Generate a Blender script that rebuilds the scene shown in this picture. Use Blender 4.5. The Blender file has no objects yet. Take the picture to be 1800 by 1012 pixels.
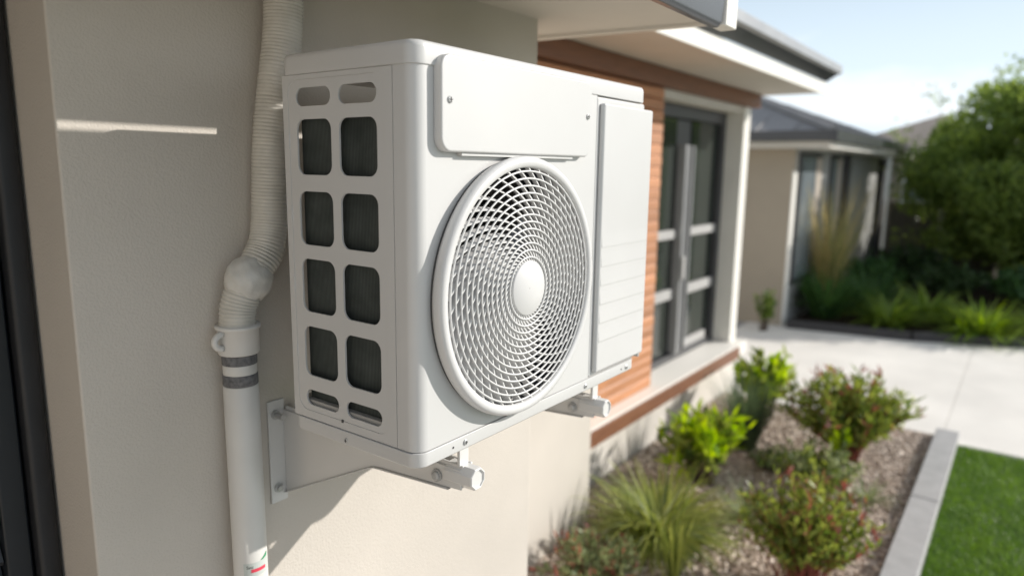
import bpy, bmesh, math, random
import numpy as np
from mathutils import Vector, Matrix

random.seed(7)
rng = np.random.default_rng(11)
S = bpy.context.scene
C = S.collection
PI = math.pi

# ------------------------------------------------------------------ camera, sky, sun, exposure
cam_d = bpy.data.cameras.new('camera')
cam = bpy.data.objects.new('camera', cam_d)
C.objects.link(cam)
CR = Vector((0.595, -0.804, 0.014)); CU = Vector((0.129, 0.112, 0.985)); CD = Vector((0.794, 0.584, -0.171))
CD.normalize(); CR = (CR - CR.dot(CD) * CD).normalized(); CU = CR.cross(CD)
mw = Matrix((CR, CU, -CD)).transposed().to_4x4()
mw.translation = Vector((-0.6296, -0.6130, 0.3997))
cam.matrix_world = mw
cam_d.sensor_fit = 'HORIZONTAL'
cam_d.sensor_width = 36.0
cam_d.lens = 36.0 * 1230.18 / 1800.0
cam_d.clip_start = 0.02
cam_d.clip_end = 2000
cam_d.dof.use_dof = True
cam_d.dof.focus_distance = 1.02
cam_d.dof.aperture_fstop = 2.3
S.camera = cam

SUN = Vector((1.06, -1.0, 0.66)).normalized()
elev = math.asin(SUN.z)
w = bpy.data.worlds.new('World')
S.world = w
w.use_nodes = True
wn = w.node_tree.nodes; wl = w.node_tree.links
wn.clear()
wo = wn.new('ShaderNodeOutputWorld'); bg = wn.new('ShaderNodeBackground')
sky = wn.new('ShaderNodeTexSky'); sky.sky_type = 'NISHITA'; sky.sun_disc = False
sky.sun_elevation = elev
sky.sun_rotation = math.atan2(SUN.x, SUN.y)
sky.air_density = 1.0; sky.dust_density = 1.0; sky.ozone_density = 1.0
tc = wn.new('ShaderNodeTexCoord'); mp = wn.new('ShaderNodeMapping')
mp.inputs['Scale'].default_value = (1.6, 1.6, 5.0)
nz = wn.new('ShaderNodeTexNoise'); nz.inputs['Scale'].default_value = 1.7; nz.inputs['Detail'].default_value = 7
nz.inputs['Roughness'].default_value = 0.55
rp = wn.new('ShaderNodeValToRGB'); rp.color_ramp.elements[0].position = 0.46; rp.color_ramp.elements[1].position = 0.68
mxs = wn.new('ShaderNodeMix'); mxs.data_type = 'RGBA'
mxs.inputs[7].default_value = (12.2, 12.3, 12.4, 1)
ml = wn.new('ShaderNodeMath'); ml.operation = 'MULTIPLY'; ml.inputs[1].default_value = 0.8
wl.new(tc.outputs['Generated'], mp.inputs['Vector']); wl.new(mp.outputs[0], nz.inputs['Vector'])
wl.new(nz.outputs['Fac'], rp.inputs[0]); wl.new(rp.outputs[0], ml.inputs[0])
sx = wn.new('ShaderNodeSeparateXYZ'); wl.new(tc.outputs['Generated'], sx.inputs[0])
hz_ = wn.new('ShaderNodeMapRange'); hz_.interpolation_type = 'SMOOTHSTEP'
hz_.inputs['From Min'].default_value = 0.02; hz_.inputs['From Max'].default_value = 0.45; hz_.inputs['To Min'].default_value = 0.92; hz_.inputs['To Max'].default_value = 0.15
wl.new(sx.outputs['Z'], hz_.inputs['Value'])
mxh = wn.new('ShaderNodeMix'); mxh.data_type = 'RGBA'; mxh.inputs[7].default_value = (9.0, 10.5, 11.8, 1)
wl.new(hz_.outputs[0], mxh.inputs[0]); wl.new(sky.outputs[0], mxh.inputs[6]); wl.new(mxh.outputs[2], mxs.inputs[6])
wl.new(ml.outputs[0], mxs.inputs[0]); wl.new(mxs.outputs[2], bg.inputs['Color'])
bg.inputs['Strength'].default_value = 0.086
wl.new(bg.outputs[0], wo.inputs['Surface'])

sd = bpy.data.lights.new('sun', 'SUN'); sun = bpy.data.objects.new('sun', sd); C.objects.link(sun)
sd.energy = 4.15; sd.angle = math.radians(0.53); sd.color = (1.0, 0.955, 0.89)
sun.rotation_euler = (-SUN).to_track_quat('-Z', 'Y').to_euler()
sun.location = (6, -6, 5)

S.view_settings.view_transform = 'Standard'
S.view_settings.look = 'None'
S.view_settings.exposure = 0.24
S.view_settings.gamma = 1.0
S.view_settings.use_curve_mapping = False
S.cycles.max_bounces = 8
S.cycles.diffuse_bounces = 4

# ------------------------------------------------------------------ materials
def new_mat(name):
    m = bpy.data.materials.new(name); m.use_nodes = True
    nt = m.node_tree
    return m, nt, nt.nodes['Principled BSDF'], nt.links

def mat(name, col, rough=0.6, var=0.06, scale=8.0, bump=0.0, bscale=200.0, metal=0.0, spec=0.5, stretch=(1, 1, 1), objvar=0.0, detail=6, coat=0.0):
    m, nt, b, L = new_mat(name)
    N = nt.nodes
    b.inputs['Roughness'].default_value = rough
    b.inputs['Metallic'].default_value = metal
    b.inputs['Specular IOR Level'].default_value = spec
    b.inputs['Coat Weight'].default_value = coat
    tcn = N.new('ShaderNodeTexCoord'); mpn = N.new('ShaderNodeMapping'); mpn.inputs['Scale'].default_value = stretch
    L.new(tcn.outputs['Object'], mpn.inputs['Vector'])
    n1 = N.new('ShaderNodeTexNoise'); n1.inputs['Scale'].default_value = scale; n1.inputs['Detail'].default_value = detail
    L.new(mpn.outputs[0], n1.inputs['Vector'])
    hs = N.new('ShaderNodeHueSaturation'); hs.inputs['Color'].default_value = (*col, 1)
    mr = N.new('ShaderNodeMapRange'); mr.inputs['From Min'].default_value = 0.25; mr.inputs['From Max'].default_value = 0.75
    mr.inputs['To Min'].default_value = 1 - var; mr.inputs['To Max'].default_value = 1 + var
    L.new(n1.outputs['Fac'], mr.inputs['Value'])
    if objvar:
        oi = N.new('ShaderNodeObjectInfo'); m2 = N.new('ShaderNodeMapRange')
        m2.inputs['To Min'].default_value = 1 - objvar; m2.inputs['To Max'].default_value = 1 + objvar
        L.new(oi.outputs['Random'], m2.inputs['Value'])
        mu = N.new('ShaderNodeMath'); mu.operation = 'MULTIPLY'
        L.new(mr.outputs[0], mu.inputs[0]); L.new(m2.outputs[0], mu.inputs[1]); L.new(mu.outputs[0], hs.inputs['Value'])
    else:
        L.new(mr.outputs[0], hs.inputs['Value'])
    L.new(hs.outputs[0], b.inputs['Base Color'])
    rr = N.new('ShaderNodeMapRange'); rr.inputs['To Min'].default_value = max(0.02, rough - 0.08); rr.inputs['To Max'].default_value = min(1, rough + 0.08)
    L.new(n1.outputs['Fac'], rr.inputs['Value']); L.new(rr.outputs[0], b.inputs['Roughness'])
    if bump:
        n2 = N.new('ShaderNodeTexNoise'); n2.inputs['Scale'].default_value = bscale; n2.inputs['Detail'].default_value = 4
        L.new(mpn.outputs[0], n2.inputs['Vector'])
        bp = N.new('ShaderNodeBump'); bp.inputs['Strength'].default_value = bump; bp.inputs['Distance'].default_value = 0.002
        L.new(n2.outputs['Fac'], bp.inputs['Height']); L.new(bp.outputs[0], b.inputs['Normal'])
    return m

def leaf_mat(name, c1, c2, transl=0.35, rough=0.45, patch=0):
    m, nt, b, L = new_mat(name); N = nt.nodes
    g = N.new('ShaderNodeNewGeometry')
    rp = N.new('ShaderNodeValToRGB')
    rp.color_ramp.elements[0].color = (*c1, 1); rp.color_ramp.elements[1].color = (*c2, 1)
    L.new(g.outputs['Random Per Island'], rp.inputs[0])
    if patch:
        pn = N.new('ShaderNodeTexNoise'); pn.inputs['Scale'].default_value = patch; pn.inputs['Detail'].default_value = 5
        tcn = N.new('ShaderNodeTexCoord'); L.new(tcn.outputs['Object'], pn.inputs['Vector'])
        ad = N.new('ShaderNodeMath'); ad.operation = 'MULTIPLY_ADD'; ad.inputs[1].default_value = 0.45
        pm = N.new('ShaderNodeMapRange'); pm.inputs['From Min'].default_value = 0.3; pm.inputs['From Max'].default_value = 0.7; pm.inputs['To Min'].default_value = -0.1; pm.inputs['To Max'].default_value = 0.6
        L.new(pn.outputs['Fac'], pm.inputs['Value']); L.new(g.outputs['Random Per Island'], ad.inputs[0]); L.new(pm.outputs[0], ad.inputs[2])
        L.new(ad.outputs[0], rp.inputs[0])
    L.new(rp.outputs[0], b.inputs['Base Color'])
    b.inputs['Roughness'].default_value = rough
    b.inputs['Specular IOR Level'].default_value = 0.35
    t = N.new('ShaderNodeBsdfTranslucent'); mx = N.new('ShaderNodeMixShader'); mx.inputs[0].default_value = transl
    hs = N.new('ShaderNodeHueSaturation'); hs.inputs['Saturation'].default_value = 1.1; hs.inputs['Value'].default_value = 1.6; hs.inputs['Hue'].default_value = 0.49
    L.new(rp.outputs[0], hs.inputs['Color']); L.new(hs.outputs[0], t.inputs['Color'])
    L.new(b.outputs[0], mx.inputs[1]); L.new(t.outputs[0], mx.inputs[2])
    L.new(mx.outputs[0], N['Material Output'].inputs['Surface'])
    return m

M = {}
M['render'] = mat('cream_render', (0.585, 0.540, 0.482), 0.85, 0.075, 2.4, 0.55, 240, spec=0.2)
M['render_white'] = mat('white_render', (0.66, 0.625, 0.575), 0.85, 0.05, 3.0, 0.3, 240, spec=0.2)
M['soffit'] = mat('soffit_paint', (0.66, 0.62, 0.56), 0.75, 0.05, 5.0, 0.1, 150, spec=0.3)
M['enamel'] = mat('white_enamel', (0.60, 0.595, 0.583), 0.34, 0.035, 4.0, 0.05, 900, spec=0.5)
M['enamel_side'] = M['enamel']
M['plastic'] = mat('white_plastic', (0.635, 0.63, 0.62), 0.38, 0.02, 9.0, 0.0, spec=0.5)
M['bracket'] = mat('bracket_paint', (0.67, 0.66, 0.64), 0.3, 0.03, 9.0)
M['blade'] = mat('fan_blade_plastic', (0.46, 0.48, 0.52), 0.35, 0.03, 9.0)
M['inner'] = mat('inner_galvanised', (0.42, 0.41, 0.39), 0.55, 0.08, 14.0)
M['dark_inner'] = mat('dark_inner_metal', (0.02, 0.025, 0.035), 0.6, 0.15, 14.0)
M['steel'] = mat('zinc_screw', (0.50, 0.50, 0.49), 0.38, 0.1, 200.0, metal=0.35)
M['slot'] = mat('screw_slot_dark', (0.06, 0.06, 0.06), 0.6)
M['pipe'] = mat('white_pvc', (0.65, 0.637, 0.607), 0.35, 0.05, 12.0, 0.05, 120)
M['duct'] = mat('corrugated_vinyl', (0.58, 0.555, 0.50), 0.22, 0.10, 40.0, 0.2, 300)
M['tape'] = mat('wrapped_tape', (0.61, 0.595, 0.555), 0.33, 0.12, 30.0, 0.6, 60)
M['grey_tape'] = mat('grey_mottled_tape', (0.14, 0.14, 0.145), 0.7, 0.45, 160.0, 0.5, 300, detail=3)
M['sticker'] = mat('sticker_paper', (0.52, 0.56, 0.53), 0.5, 0.04)
M['red'] = mat('sticker_red', (0.70, 0.06, 0.10), 0.5, 0.05)
M['green'] = mat('sticker_green', (0.05, 0.30, 0.14), 0.5, 0.05)
M['black'] = mat('sticker_black', (0.02, 0.02, 0.02), 0.5, 0.05)
M['door'] = mat('dark_louvre_paint', (0.008, 0.011, 0.015), 0.45, 0.15, 20.0, 0.1, 100)
M['door_frame'] = mat('dark_frame_paint', (0.015, 0.016, 0.019), 0.5, 0.15, 20.0, 0.3, 90)
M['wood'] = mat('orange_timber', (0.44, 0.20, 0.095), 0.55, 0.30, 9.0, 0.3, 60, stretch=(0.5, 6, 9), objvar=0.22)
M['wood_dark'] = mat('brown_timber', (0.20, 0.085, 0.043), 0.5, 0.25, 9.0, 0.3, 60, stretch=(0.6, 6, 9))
M['gutter'] = mat('slate_gutter', (0.06, 0.064, 0.072), 0.32, 0.1, 6.0, coat=0.3)
M['gutter_light'] = mat('pale_gutter', (0.34, 0.345, 0.36), 0.35, 0.08, 6.0)
M['white_paint'] = mat('white_trim_paint', (0.80, 0.775, 0.72), 0.5, 0.03, 6.0)
M['win_frame'] = mat('charcoal_window_frame', (0.055, 0.055, 0.06), 0.4, 0.08, 10.0)
M['win_stile'] = mat('silver_window_stile', (0.34, 0.34, 0.345), 0.35, 0.06, 10.0, metal=0.3)
M['mid_rail'] = mat('pale_rail_panel', (0.42, 0.41, 0.40), 0.5, 0.05, 10.0)
M['glass'] = mat('dark_glass', (0.035, 0.042, 0.036), 0.05, 0.25, 1.5, spec=0.6)
M['glass'].node_tree.nodes['Principled BSDF'].inputs['IOR'].default_value = 1.5
M['concrete'] = mat('pale_concrete', (0.79, 0.755, 0.70), 0.85, 0.12, 1.6, 0.4, 120, spec=0.2)
M['kerb'] = mat('grey_stone_kerb', (0.40, 0.395, 0.39), 0.8, 0.12, 10.0, 0.4, 160, spec=0.2)
M['soil'] = mat('gravel_soil', (0.34, 0.27, 0.225), 0.95, 0.35, 40.0, 0.8, 120, spec=0.1)
M['dark_soil'] = mat('dark_mulch', (0.055, 0.04, 0.03), 0.95, 0.4, 20.0, 0.8, 80, spec=0.1)
M['lawn_soil'] = mat('lawn_base', (0.06, 0.11, 0.022), 0.95, 0.3, 12.0, 0.5, 120, spec=0.1)
M['edge'] = mat('charcoal_edging', (0.045, 0.043, 0.045), 0.7, 0.15, 12.0, 0.3, 80)
M['roof'] = mat('grey_roof', (0.27, 0.26, 0.255), 0.6, 0.12, 4.0, 0.2, 60)
M['roof_tan'] = mat('tan_roof', (0.36, 0.30, 0.25), 0.7, 0.1, 4.0)
M['nb_wall'] = mat('taupe_render', (0.40, 0.345, 0.275), 0.85, 0.05, 3.0, 0.2, 150, spec=0.2)
M['nb_side'] = mat('grey_render', (0.38, 0.38, 0.37), 0.85, 0.05, 3.0, 0.2, 150, spec=0.2)
M['nb_glass'] = mat('grey_blue_glass', (0.20, 0.23, 0.25), 0.08, 0.2, 2.0, spec=0.6)
M['curtain'] = mat('pale_curtain', (0.46, 0.40, 0.34), 0.8, 0.1, 12.0)
M['fence'] = mat('brown_steel_fence', (0.13, 0.115, 0.097), 0.6, 0.12, 5.0)
M['bark'] = mat('grey_bark', (0.12, 0.09, 0.065), 0.9, 0.3, 15.0, 0.8, 60)
M['stem_red'] = mat('reddish_stem', (0.22, 0.06, 0.04), 0.7, 0.2, 15.0)

def chip_mat():
    m, nt, b, L = new_mat('gravel_chip'); N = nt.nodes
    g = N.new('ShaderNodeNewGeometry'); rp = N.new('ShaderNodeValToRGB')
    e = rp.color_ramp.elements
    e[0].color = (0.28, 0.21, 0.165, 1); e[1].color = (0.90, 0.80, 0.71, 1)
    k = e.new(0.45); k.color = (0.62, 0.51, 0.42, 1)
    L.new(g.outputs['Random Per Island'], rp.inputs[0]); L.new(rp.outputs[0], b.inputs['Base Color'])
    b.inputs['Roughness'].default_value = 0.85
    return m
M['chip'] = chip_mat()
M['lf_tree'] = leaf_mat('tree_leaf', (0.11, 0.17, 0.045), (0.28, 0.36, 0.085), 0.55)
M['lf_dark'] = leaf_mat('dark_shrub_leaf', (0.03, 0.06, 0.022), (0.07, 0.12, 0.04), 0.3)
M['lf_strap'] = leaf_mat('strap_leaf', (0.09, 0.17, 0.025), (0.28, 0.38, 0.06), 0.35)
M['lf_strap_dark'] = leaf_mat('deep_strap_leaf', (0.04, 0.10, 0.035), (0.10, 0.20, 0.05), 0.3)
M['lf_grass'] = leaf_mat('tussock_blade', (0.09, 0.14, 0.025), (0.46, 0.50, 0.14), 0.38, 0.35)
M['lf_blue'] = leaf_mat('bluegreen_blade', (0.045, 0.08, 0.04), (0.15, 0.20, 0.10), 0.35)
M['lf_lime'] = leaf_mat('lime_leaf', (0.18, 0.32, 0.012), (0.42, 0.56, 0.03), 0.5)
M['lf_mid'] = leaf_mat('mid_green_leaf', (0.06, 0.115, 0.022), (0.22, 0.30, 0.06), 0.42, 0.32)
M['lf_pale'] = leaf_mat('pale_leaf', (0.14, 0.19, 0.08), (0.34, 0.38, 0.20), 0.35)
M['lf_sun'] = leaf_mat('sunny_leaf', (0.06, 0.11, 0.02), (0.34, 0.40, 0.09), 0.42, 0.3)
M['lf_red'] = leaf_mat('red_leaf', (0.20, 0.055, 0.045), (0.33, 0.15, 0.10), 0.35)
M['lf_lawn'] = leaf_mat('lawn_blade', (0.06, 0.15, 0.014), (0.23, 0.38, 0.05), 0.35, patch=4.0)
M['lf_reed'] = leaf_mat('reed_blade', (0.26, 0.23, 0.08), (0.66, 0.54, 0.26), 0.35)

# ------------------------------------------------------------------ mesh helpers
def link(o, parent=None):
    C.objects.link(o)
    if parent is not None: o.parent = parent
    return o

def mesh(name, V, F, m, parent=None, smooth=False, bevel=0, seg=2, wn=False, solid=0):
    me = bpy.data.meshes.new(name)
    me.from_pydata([tuple(v) for v in V], [], [tuple(f) for f in F])
    me.materials.append(m)
    if smooth: me.polygons.foreach_set('use_smooth', [True] * len(me.polygons))
    me.update()
    o = link(bpy.data.objects.new(name, me), parent)
    if solid:
        md = o.modifiers.new('s', 'SOLIDIFY'); md.thickness = solid; md.offset = 0
    if wn: o.modifiers.new('wn', 'WEIGHTED_NORMAL')
    if bevel:
        md = o.modifiers.new('b', 'BEVEL'); md.width = bevel; md.segments = seg; md.limit_method = 'ANGLE'; md.angle_limit = math.radians(40)
        md.harden_normals = False
        if not smooth: me.polygons.foreach_set('use_smooth', [True] * len(me.polygons))
        o.modifiers.new('wn', 'WEIGHTED_NORMAL')
    return o

def again(o, parent=None, loc=None):
    c = o.copy(); C.objects.link(c); c.parent = parent if parent is not None else o.parent
    if loc is not None: c.location = loc
    return c

def empty(name, loc=(0, 0, 0)):
    o = bpy.data.objects.new(name, None); o.location = loc; o.empty_display_size = 0.1
    return link(o)

def tag(o, label=None, cat=None, group=None, kind=None):
    if label: o['label'] = label
    if cat: o['category'] = cat
    if group: o['group'] = group
    if kind: o['kind'] = kind
    return o

class MB:
    def __init__(s): s.V = []; s.F = []
    def add(s, V, F):
        k = len(s.V); s.V += [tuple(v) for v in V]; s.F += [tuple(i + k for i in f) for f in F]; return s
    def box(s, x0, x1, y0, y1, z0, z1):
        return s.add([(x0, y0, z0), (x1, y0, z0), (x1, y1, z0), (x0, y1, z0), (x0, y0, z1), (x1, y0, z1), (x1, y1, z1), (x0, y1, z1)],
                     [(0, 3, 2, 1), (4, 5, 6, 7), (0, 1, 5, 4), (1, 2, 6, 5), (2, 3, 7, 6), (3, 0, 4, 7)])
    def prism(s, poly, axis, a, b):
        n = len(poly)
        def p3(u, v, w):
            return {'x': (w, u, v), 'y': (u, w, v), 'z': (u, v, w)}[axis]
        V = [p3(u, v, a) for u, v in poly] + [p3(u, v, b) for u, v in poly]
        F = [tuple(range(n))[::-1], tuple(range(n, 2 * n))] + [(i, (i + 1) % n, n + (i + 1) % n, n + i) for i in range(n)]
        return s.add(V, F)
    def tube(s, pts, rad, n=16, cap=True):
        pts = [Vector(p) for p in pts]
        rads = rad if hasattr(rad, '__len__') else [rad] * len(pts)
        V = []; F = []
        up = None
        for i, p in enumerate(pts):
            t = (pts[min(i + 1, len(pts) - 1)] - pts[max(i - 1, 0)]).normalized()
            if up is None:
                up = Vector((1, 0, 0)) if abs(t.x) < 0.8 else Vector((0, 1, 0))
            up = (up - up.dot(t) * t).normalized(); sd_ = t.cross(up)
            for k in range(n):
                a = 2 * PI * k / n
                V.append(p + (up * math.cos(a) + sd_ * math.sin(a)) * rads[i])
        for i in range(len(pts) - 1):
            for k in range(n):
                F.append((i * n + k, i * n + (k + 1) % n, (i + 1) * n + (k + 1) % n, (i + 1) * n + k))
        if cap:
            F.append(tuple(range(n))[::-1]); F.append(tuple((len(pts) - 1) * n + k for k in range(n)))
        return s.add(V, F)
    def lathe_y(s, prof, cx, cz, n=96, closed=False):
        # profile of (radius, y) turned about the y axis through (cx, cz)
        V = []; F = []
        for r, y in prof:
            for k in range(n):
                a = 2 * PI * k / n
                V.append((cx + r * math.cos(a), y, cz + r * math.sin(a)))
        m_ = len(prof)
        for i in range(m_ if closed else m_ - 1):
            j = (i + 1) % m_
            for k in range(n):
                F.append((i * n + k, i * n + (k + 1) % n, j * n + (k + 1) % n, j * n + k))
        return s.add(V, F)
    def o(s, name, m, parent=None, **kw): return mesh(name, s.V, s.F, m, parent, **kw)

def B(name, x0, x1, y0, y1, z0, z1, m, parent=None, **kw):
    return MB().box(x0, x1, y0, y1, z0, z1).o(name, m, parent, **kw)

def rrect(u0, u1, v0, v1, r, k=6):
    P = []
    for cx, cy, a0 in ((u1 - r, v1 - r, 0), (u0 + r, v1 - r, 90), (u0 + r, v0 + r, 180), (u1 - r, v0 + r, 270)):
        for i in range(k + 1):
            a = math.radians(a0 + 90 * i / k); P.append((cx + r * math.cos(a), cy + r * math.sin(a)))
    return P

def cell_ring(cell, hole, r, k=6):
    """flat ring between a rectangular cell and a rounded hole; returns 2D verts and faces"""
    u0, u1, v0, v1 = cell
    inner = rrect(*hole, r, k)
    hu = (hole[0] + hole[1]) / 2; hv = (hole[2] + hole[3]) / 2
    outer = []
    corners = [(u1, v1), (u0, v1), (u0, v0), (u1, v0)]
    for q in range(4):
        for i in range(k + 1):
            x, y = inner[q * (k + 1) + i]
            if i == k // 2: outer.append(corners[q]); continue
            horizontal = (i < k // 2) == (q % 2 == 0)   # on the u edge
            if horizontal: outer.append((corners[q][0], y))
            else: outer.append((x, corners[q][1]))
    n = len(inner)
    V = inner + outer
    F = [(i, n + i, n + (i + 1) % n, (i + 1) % n) for i in range(n)]
    return V, F, inner

def rloft(x0, x1, y0, y1, r, rings, k=6, cap_top=True, cap_bot=True):
    mb = MB(); V = []; n = None
    for z, ins in rings:
        P = rrect(x0 + ins, x1 - ins, y0 + ins, y1 - ins, max(r - ins, 0.001), k); n = len(P)
        V += [(u, v, z) for u, v in P]
    F = []
    for i in range(len(rings) - 1):
        for q in range(n): F.append((i * n + q, i * n + (q + 1) % n, (i + 1) * n + (q + 1) % n, (i + 1) * n + q))
    if cap_bot: F.append(tuple(range(n))[::-1])
    if cap_top: F.append(tuple((len(rings) - 1) * n + q for q in range(n)))
    return mb.add(V, F)

GZ = -1.35
YW = 0.42          # rendered wall behind the unit

# ------------------------------------------------------------------ setting: ground, bed, lawn, path
tag(B('ground', -60, 90, -70, 80, GZ - 0.30, GZ - 0.06, M['lawn_soil']), kind='structure')
tag(B('bounce_paving', -6, 1.45, -4.5, -0.405, GZ - 0.056, GZ - 0.006, M['kerb']), kind='structure')  # unseen apron, added to bounce warm light up the shaded wall
lawn = tag(B('lawn', 1.455, 4.60, -9, -0.405, GZ - 0.055, GZ - 0.012, M['lawn_soil']), kind='structure')
bed = tag(B('gravel_bed', -3.2, 4.70, -0.262, 1.19, GZ - 0.058, GZ - 0.004, M['soil']), kind='structure')
path = tag(B('path', 4.61, 12.0, -9, 6.0, GZ - 0.057, GZ - 0.012, M['kerb']), kind='structure')
for (x0, x1, y0, y1) in ((4.615, 7.0, -9, -0.3015), (4.715, 7.0, -0.2985, 1.9), (7.003, 8.6, -9, -0.3015), (7.003, 8.6, -0.2985, 1.9)):
    B('slab', x0, x1, y0, y1, GZ - 0.05, GZ + 0.0, M['concrete'], path, bevel=0.004)
# far planting bed, cut on the slant along the path
fb = [(7.50, 1.48), (7.72, 0.27), (8.17, -0.71), (9.6, -3.6), (20, -3.6), (20, 1.48)]
tag(MB().prism(fb, 'z', GZ - 0.04, GZ + 0.035).o('planting_bed', M['dark_soil']), kind='structure')
be = empty('bed_edging', (7.7, 0.3, GZ)); be.location = (0, 0, 0)
tag(be, 'low charcoal edging between the pale path and the far dark planting bed', 'edging')
for a, b_ in zip(fb[:3], fb[1:4]):
    d = Vector((b_[0] - a[0], b_[1] - a[1])).normalized(); nrm = Vector((d.y, -d.x)) * -1
    q = [(a[0], a[1]), (b_[0], b_[1]), (b_[0] - nrm.x * 0.09, b_[1] - nrm.y * 0.09), (a[0] - nrm.x * 0.09, a[1] - nrm.y * 0.09)]
    MB().prism(q, 'z', GZ - 0.04, GZ + 0.09).o('edging_board', M['edge'], be, bevel=0.006)

kb = empty('stone_kerb'); tag(kb, 'pale grey stone kerb between the gravel bed and the lawn', 'kerb')
for x0, x1 in ((-1.2, 0.55), (0.556, 2.05), (2.056, 3.45), (3.456, 4.70)):
    B('kerb_stone', x0, x1, -0.400, -0.266, GZ - 0.05, GZ + 0.058, M['kerb'], kb, bevel=0.006)

# ------------------------------------------------------------------ the house
H = empty('house'); tag(H, 'cream rendered house with timber cladding and grey gutters, filling the left side', 'house')
# rendered wall with the doorway at its left end
wm = MB()
wm.box(-0.233, 0.87, YW, 0.62, GZ - 0.05, 0.80)
wm.box(-2.6, -1.13, YW, 0.62, GZ - 0.05, 0.80)
wm.box(-1.13, -0.233, YW, 0.62, 0.74, 0.80)
wm.box(0.71, 0.87, 0.62, 1.36, GZ - 0.05, 0.80)
wm.o('wall', M['render'], H, bevel=0.004)
B('sky_block_wall', -2.6, -2.3, -2.4, YW - 0.002, GZ - 0.05, 0.92, M['render'], H)  # unseen wall, added to keep sky light off the unit's left side
B('stub_wall', 0.872, 2.235, 1.0, 1.19, GZ - 0.05, 0.33, M['render'], H, bevel=0.004)
B('plinth', 2.237, 4.90, 1.215, 1.42, GZ - 0.05, -1.047, M['render_white'], H)
B('backing_wall', 0.875, 3.33, 1.222, 1.40, -0.954, 0.99, M['soffit'], H)
B('ledge', 2.237, 4.92, 1.114, 1.44, -1.046, -0.955, M['white_paint'], H, bevel=0.003)
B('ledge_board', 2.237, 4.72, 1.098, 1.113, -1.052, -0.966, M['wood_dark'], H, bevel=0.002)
B('pier', 4.765, 4.90, 1.20, 1.42, -0.953, 0.868, M['white_paint'], H, bevel=0.004)
B('end_wall', 4.80, 4.899, 1.421, 4.6, GZ - 0.05, 0.99, M['render'], H)
# timber cladding, board by board
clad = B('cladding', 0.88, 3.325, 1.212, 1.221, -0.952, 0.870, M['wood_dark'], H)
nb = 28; z0 = -0.950; dz = (0.868 - z0) / nb
board0 = None
for i in range(nb):
    za = z0 + i * dz
    if board0 is None:
        poly = [(1.2115, 0.0), (1.197, 0.0), (1.197, dz - 0.014), (1.2045, dz - 0.004), (1.2115, dz - 0.004)]
        board0 = MB().prism(poly, 'x', 0.885, 3.32).o('board', M['wood'], clad)
        o = board0
    else:
        o = again(board0, clad)
    o.location = (0, random.uniform(-0.0015, 0.0015), za)
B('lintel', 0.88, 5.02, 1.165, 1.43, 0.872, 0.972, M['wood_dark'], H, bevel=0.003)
B('window_head', 3.322, 4.763, 1.225, 1.42, 0.822, 0.870, M['soffit'], H)
# sliding door in the recess
wd = B('sliding_door', 3.33, 4.763, 1.40, 1.42, -0.953, 0.82, M['win_frame'], H)
wf = MB()
for x0, x1 in ((3.33, 3.40), (4.69, 4.762)): wf.box(x0, x1, 1.335, 1.399, -0.952, 0.820)
wf.box(3.40, 4.69, 1.335, 1.399, 0.735, 0.820); wf.box(3.40, 4.69, 1.335, 1.399, -0.952, -0.905)
wf.o('frame', M['win_frame'], wd, bevel=0.004)
for x0, x1 in ((3.402, 3.93), (4.19, 4.688)):
    B('pane', x0, x1, 1.372, 1.380, -0.904, 0.734, M['glass'], wd)
B('meeting_stile', 3.945, 3.985, 1.305, 1.371, -0.904, 0.56, M['win_stile'], wd, bevel=0.006)
B('meeting_stile', 4.03, 4.055, 1.315, 1.371, -0.904, 0.56, M['win_stile'], wd, bevel=0.006)
B('meeting_stile', 4.125, 4.150, 1.320, 1.371, -0.904, 0.56, M['win_stile'], wd, bevel=0.006)
B('stile_cover', 3.932, 4.188, 1.381, 1.392, -0.904, 0.734, M['win_frame'], wd)
B('latch', 3.95, 4.00, 1.288, 1.304, -0.36, -0.20, M['mid_rail'], wd, bevel=0.004)
for x0, x1 in ((3.405, 3.925), (4.195, 4.685)):
    B('mid_rail', x0, x1, 1.345, 1.370, -0.075, -0.015, M['mid_rail'], wd, bevel=0.003)
    B('mid_rail', x0, x1, 1.345, 1.370, -0.50, -0.43, M['mid_rail'], wd, bevel=0.003)
B('bottom_rail', 4.20, 4.60, 1.345, 1.369, -0.903, -0.84, M['mid_rail'], wd, bevel=0.003)
# eave above the sliding door
MB().prism([(0.745, 0.975), (1.40, 0.975), (1.40, 1.04), (0.745, 1.04)], 'x', 0.99, 5.14).o('far_soffit', M['soffit'], H)
B('fascia', 0.99, 5.15, 0.728, 0.744, 0.962, 1.046, M['white_paint'], H, bevel=0.003)
MB().prism([(0.652, 1.098), (0.727, 1.050), (0.727, 1.062), (0.652, 1.150)], 'x', 0.99, 5.12).o('gutter_trough', M['gutter'], H)
MB().prism([(0.625, 1.108), (0.651, 1.099), (0.651, 1.160), (0.637, 1.170), (0.625, 1.162)], 'x', 0.98, 5.14).o('gutter', M['gutter_light'], H, bevel=0.003)
MB().prism([(0.655, 1.152), (3.4, 2.05), (3.4, 2.10), (0.655, 1.166)], 'x', 1.0, 5.16).o('roof', M['roof'], H)
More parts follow.
